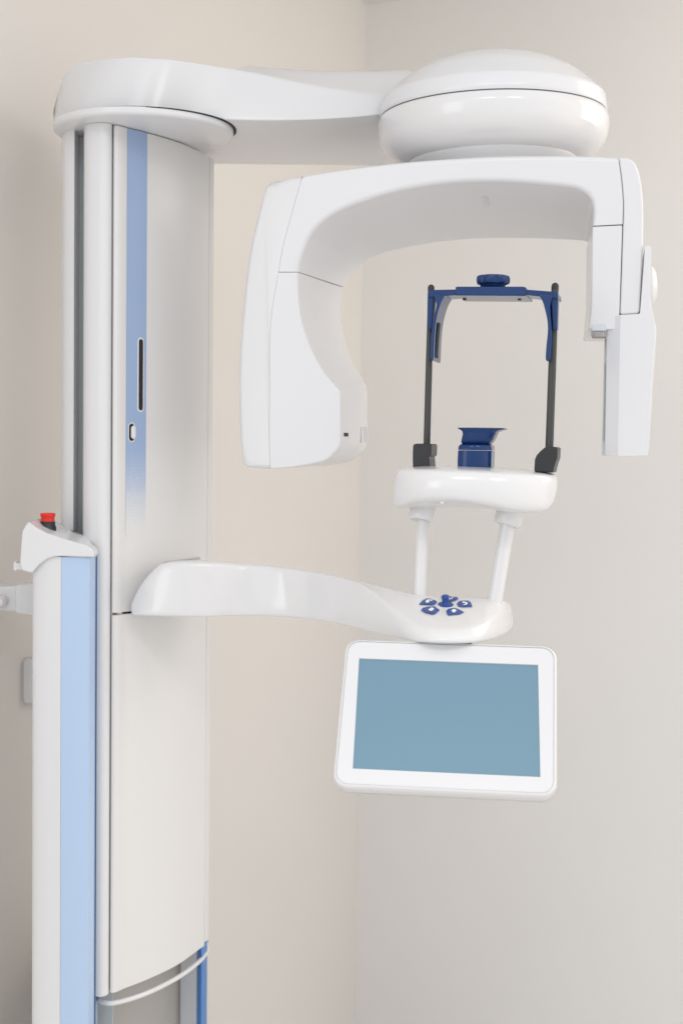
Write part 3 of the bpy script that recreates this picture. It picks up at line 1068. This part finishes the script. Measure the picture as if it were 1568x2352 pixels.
bot = [atz(p.x, p.y, ZP) for p in spline([Vector(p) for p in bot_px], NPA)]
cre = spline([Vector(p) for p in crest_px], NPA)
bck = spline([Vector(p) for p in back_px], NPA)
secs = []


def smooth(e0, e1, x):
    t = max(0, min(1, (x - e0) / (e1 - e0)))
    return t * t * (3 - 2 * t)


# near depth as a function of picture column, read from the bottom edge
def near_y(px):
    for (xa, ya), (xb, yb2) in zip(bot_px[:-1], bot_px[1:]):
        if xa <= px <= xb:
            t = (px - xa) / (xb - xa)
            return atz(px, ya + (yb2 - ya) * t, ZP).y
    return atz(*bot_px[-1 if px > 500 else 0], ZP).y


for i in range(NPA):
    b = bot[i]
    cp_ = cre[i]
    pod = smooth(780, 960, cp_.x)
    y1 = near_y(cp_.x) + .012 + .004 * pod
    yb_ = near_y(min(bck[i].x, 1000)) + .15 * (1 - pod) + .145 * pod
    if pod > .5 or True:
        yb_ = (near_y(cp_.x) + .15) * (1 - pod) + 2.115 * pod
    yb_ = max(yb_, y1 + .012)
    c1 = at(cp_.x, cp_.y, y1)
    bk_ = at(bck[i].x, bck[i].y, yb_)
    side_lo = b.lerp(c1, .20) + Vector((0, -.0015 - .005 * pod, 0))
    side_hi = b.lerp(c1, .84) + Vector((0, -.0005 - .004 * pod, 0))
    b_in = b + Vector((0, .006, 0))
    top1 = c1.lerp(bk_, .12)
    top2 = c1.lerp(bk_, .5)
    lowb = Vector((bk_.x, max(yb_ + .004, b.y + .02), b.z + .006))
    bk_side = Vector((bk_.x, yb_ + .008, bk_.z * .8 + lowb.z * .2))
    b_in.z -= .0028
    b.z -= .0028
    secs.append([b_in, b, side_lo, side_hi, c1, top1, top2, bk_, bk_side, lowb, Vector((lowb.x, lowb.y - .008, b.z))])
parm = loft("patient_arm", secs, M_gloss, root, sub=2)

# thin grey lip where the arm's top edge enters the front panel
lip = []
for x, y in ((374, 1291.5), (384, 1288.5), (420, 1284.5), (455.5, 1279), (458.5, 1281.5), (456.5, 1285), (420, 1292), (385, 1297)):
    h, _, t_ = panel_hit(x, y)
    lip.append((h, Vector((t_.y, -t_.x, 0))))
loft("arm_lip", [[h + n_ * .0035 for h, n_ in lip], [h - n_ * .004 for h, n_ in lip]], plastic("grey_lip", (.52, .50, .49), .4), parm, bevel=.0012, seg=2)
# control pad plane
q1, q2, q3 = at(1030, 1441, near_y(1030) + .016), at(1000, 1362, 2.115), at(1100, 1366, 2.115)
pn = (q2 - q1).cross(q3 - q1).normalized()
if pn.z < 0:
    pn = -pn
PAD = -0.0012


def pad(px, py, h=0.0):
    return onplane(px, py, q1 + pn * (PAD + h), pn)


def zz(x, y):
    return (914.7 + x * .1875, 1339.3 + y * .1875)


keys = {
    "turn_left_key": [(255, 257), (272, 232), (300, 207), (350, 185), (388, 190), (440, 208), (463, 218), (468, 236), (432, 264), (400, 266), (330, 263)],
    "turn_right_key": [(716, 246), (750, 217), (800, 213), (850, 213), (886, 236), (903, 290), (800, 294), (738, 286), (718, 266)],
    "mode_key": [(524, 172), (530, 162), (600, 160), (665, 164), (718, 171), (731, 190), (690, 212), (645, 224), (600, 222), (535, 200)],
    "down_key": [(279, 326), (298, 303), (365, 287), (425, 284), (447, 288), (503, 329), (445, 376), (405, 378), (320, 353)],
    "up_key": [(583, 342), (610, 314), (650, 306), (690, 302), (735, 318), (803, 355), (745, 382), (612, 394), (596, 384)],
}
icons = {
    "down_key": [[(404, 296), (424, 303), (434, 308), (432, 322), (418, 326), (425, 332), (397, 342), (375, 334), (361, 318), (378, 316), (385, 308)]],
    "up_key": [[(676, 315), (698, 322), (714, 338), (698, 341), (697, 352), (681, 359), (660, 357), (659, 344), (645, 340), (656, 326)]],
    "turn_left_key": [[(330, 232), (334, 214), (350, 203), (372, 198), (400, 204), (416, 200), (414, 212), (402, 222), (398, 212), (378, 214), (370, 224), (384, 228), (360, 240), (345, 240)]],
    "turn_right_key": [[(780, 226), (800, 224), (832, 232), (848, 244), (840, 258), (820, 266), (796, 268), (790, 260), (812, 256), (820, 246), (806, 238), (800, 246), (784, 240)]],
    "mode_key": [[(560, 168), (585, 167), (600, 172), (592, 178), (572, 180)], [(612, 172), (620, 172), (634, 200), (625, 201)], [(636, 186), (650, 174), (672, 172), (674, 184), (664, 178), (650, 184), (660, 196), (648, 196)]],
}
for nm, pts in keys.items():
    pp = [Vector(p) for p in poly_round([Vector(p) for p in pts], 3, 2)]
    cxy = sum(pp, Vector((0, 0))) / len(pp)
    n = len(pp)
    loops = []
    for s, h in ((1.03, -.006), (1.03, -.0002), (1.0, .0016), (.94, .0024)):
        loops.append([pad(*zz(*(cxy + (p - cxy) * s)), h) for p in pp])
    V = [v for lp in loops for v in lp]
    Fc = []
    for i in range(3):
        for q in range(n):
            a, b = i * n + q, i * n + (q + 1) % n
            Fc.append((a, b, b + n, a + n))
    Fc.append(tuple(3 * n + q for q in range(n)))
    Fc.append(tuple(range(n)))
    me = mesh("control_key", V, Fc)
    bm = bmesh.new()
    bm.from_mesh(me)
    for ic in icons.get(nm, []):
        vs = [bm.verts.new(pad(*zz(*p), .0027)) for p in ic]
        f_ = bm.faces.new(vs)
        f_.material_index = 1
        f_.normal_update()
        if f_.normal.dot(pn) < 0:
            f_.normal_flip()
    bm.to_mesh(me)
    bm.free()
    ob = link("control_key", me, [M_key, M_icon], parm, sharp=40)
    part_label(ob, {"down_key": "blue key with a white downward arrow", "up_key": "blue key with a white upward arrow", "turn_left_key": "blue key with a curved arrow on the left",
                    "turn_right_key": "blue key with a curved arrow on the right", "mode_key": "blue key behind the joystick"}[nm])
jc = pad(*zz(573, 268))
kj = (jc - EYE).length / F * .1875
jrot = pn.to_track_quat('Z', 'Y').to_matrix()
jt = (Matrix.Rotation(R(-3), 3, 'Y') @ jrot)
revolve("joystick", [(p[0] * kj, p[1] * kj) for p in [(100, -14), (100, 4), (94, 9), (70, 13), (48, 18), (41, 32), (39, 60), (41, 92), (46, 112), (45, 120), (38, 125), (20, 128), (.1, 129)]], jc, M_key, parm, rot=jt, seg=48, sharp=50)

# ------------------------------------------------------------------ touch screen under the control pad
S = [Vector((0.02693147, 1.99332621, -0.28649576)), Vector((0.27469648, 1.96450209, -0.28885385)), Vector((0.26640906, 1.86667379, -0.42385163)), Vector((0.01864405, 1.89549791, -0.42149354))]
S = [s + Vector((0, 0, EYE.z)) for s in S]
mu = (S[1] - S[0]).normalized()
mn = mu.cross(S[3] - S[0]).normalized()
if mn.y > 0:
    mn = -mn
mv = mn.cross(mu).normalized()
if mv.z < 0:
    mv = -mv
mc = sum(S, Vector()) / 4


def mon(px, py, h=0.0):
    return onplane(px, py, mc + mn * h, mn)


outer_px = [(812, 1475.5), (1248, 1492.5), (1262, 1497), (1273, 1511), (1274.5, 1530), (1281, 1800), (1277, 1818), (1262, 1828), (1245, 1828), (800, 1806.5), (779, 1799), (770.5, 1780), (772, 1760), (786, 1505), (790, 1487), (800, 1478)]
def mloop(px, py):
    v = mon(px, py) - mc
    return Vector((v.dot(mu), v.dot(mv)))


corners = [mloop(788, 1466.5), mloop(1273, 1485), mloop(1282, 1829.5), mloop(770.5, 1805.5)]


def rrect(inset, r, h, seg=8):
    cx_ = sum(corners, Vector((0, 0))) / 4
    L0, L1 = [], []
    pts = []
    x0_ = (corners[0].x + corners[3].x) / 2 + inset
    x1_ = (corners[1].x + corners[2].x) / 2 - inset
    y1_ = (corners[0].y + corners[1].y) / 2 - inset
    y0_ = (corners[2].y + corners[3].y) / 2 + inset
    for cx2, cy2, a0 in ((x1_ - r, y1_ - r, 0), (x0_ + r, y1_ - r, 90), (x0_ + r, y0_ + r, 180), (x1_ - r, y0_ + r, 270)):
        for q in range(seg + 1):
            a = R(a0 + 90 * q / seg)
            pts.append(mc + mu * (cx2 + r * math.cos(a)) + mv * (cy2 + r * math.sin(a)) + mn * h)
    return pts


monitor = loft("touch_screen", [rrect(.006, .014, -.030), rrect(.0015, .018, -.026), rrect(0, .020, -.018), rrect(-.0008, .0205, -.008), rrect(0, .020, -.0015), rrect(.0022, .018, .0006), rrect(.0034, .0170, .0006)], M_gloss, root, caps=(True, False), sharp=50)
# bezel: ring from the housing lip to the display opening
ring_o = rrect(.0040, .0166, .0002)
bez_in = []
sw_ = [s for s in S]
ctr = mc
seg_n = len(ring_o) // 4
# order of rrect corners: right-top, left-top, left-bottom, right-bottom
cs = [S[1], S[0], S[3], S[2]]
inner_ring = []
for ci_ in range(4):
    for q in range(seg_n):
        inner_ring.append(cs[ci_] + mn * .0002)
deep = [p - mn * .0022 for p in inner_ring]
n = len(ring_o)
V = ring_o + [p - mn * .004 for p in ring_o]
V2 = cs
VV = [p for p in ring_o] + [c_ + mn * .0002 for c_ in cs] + [c_ - mn * .0026 for c_ in cs]
Fc = []
for ci_ in range(4):
    for q in range(seg_n):
        i = ci_ * seg_n + q
        j = (i + 1) % n
        if q < seg_n - 1:
            Fc.append((i, j, n + ci_))
        else:
            Fc.append((i, j, n + (ci_ + 1) % 4, n + ci_))
for ci_ in range(4):
    a, b = n + ci_, n + (ci_ + 1) % 4
    Fc.append((a, b, b + 4, a + 4))
link("bezel", mesh("bezel", VV, Fc), M_white, monitor, sharp=30)
link("bezel_groove", mesh("bezel_groove", [p - mn * .0008 for p in rrect(.0028, .0174, 0)] + [p - mn * .0008 for p in rrect(.0048, .0160, 0)],
     [(i, (i + 1) % n, n + (i + 1) % n, n + i) for i in range(n)]), M_pale, monitor)
m_scr, N, L, b = new_mat("display_blue")
b.inputs["Base Color"].default_value = (.045, .09, .125, 1)
b.inputs["Roughness"].default_value = .35
b.inputs["Emission Color"].default_value = (.212, .371, .491, 1)
b.inputs["Emission Strength"].default_value = .55
tc = N.new("ShaderNodeTexCoord")
nz = N.new("ShaderNodeTexNoise")
nz.inputs["Scale"].default_value = 9
L.new(tc.outputs["Object"], nz.inputs["Vector"])
mr = N.new("ShaderNodeMapRange")
mr.inputs["To Min"].default_value = .33
mr.inputs["To Max"].default_value = .38
L.new(nz.outputs["Fac"], mr.inputs["Value"])
L.new(mr.outputs["Result"], b.inputs["Roughness"])
part_label(link("display", mesh("display", [c_ - mn * .0024 for c_ in cs], [(0, 1, 2, 3)]), m_scr, monitor), "plain blue glowing display")
# hinge under the pad
ha, hb = at(979, 1474, 2.02), at(1083, 1478, 2.02)
prism("hinge", [ha + Vector((0, 0, .003)), hb + Vector((0, 0, .003)), hb + Vector((0, 0, -.008)), ha + Vector((0, 0, -.008))], (0, .03, 0), M_steel, monitor, bevel=.001)
prism("hinge_pin", [at(x, y, 2.017) for x, y in ((1018, 1473), (1052, 1474.5), (1052, 1479), (1018, 1478))], (0, .02, 0), M_dark, monitor)

# ------------------------------------------------------------------ plate on the left wall
# where the photo's plate edge (x = 57) meets the wall
_d = ray(57, 1555)
tL = (_d.x * CY - _d.y * CX) / (dl.x * _d.y - dl.y * _d.x)
pw = Vector((CX, CY, 0)) + dl * (tL - .050)
pw.z = at(60, 1555, pw.y).z
nl = Vector((-dl.y, dl.x, 0))
if nl.x < 0:
    nl = -nl
ww, hh = .055, .041
A_ = poly_round([Vector((-ww, -hh)), Vector((ww, -hh)), Vector((ww, hh)), Vector((-ww, hh))], .006, 4)
sp_ = prism("wall_plate", [pw + dl * a.x + Vector((0, 0, a.y)) + nl * .016 for a in A_], nl * -.0165, M_white, bevel=.003)
sp_["label"] = "small white plastic wall plate beside the blue striped lower column"
sp_["category"] = "wall plate"
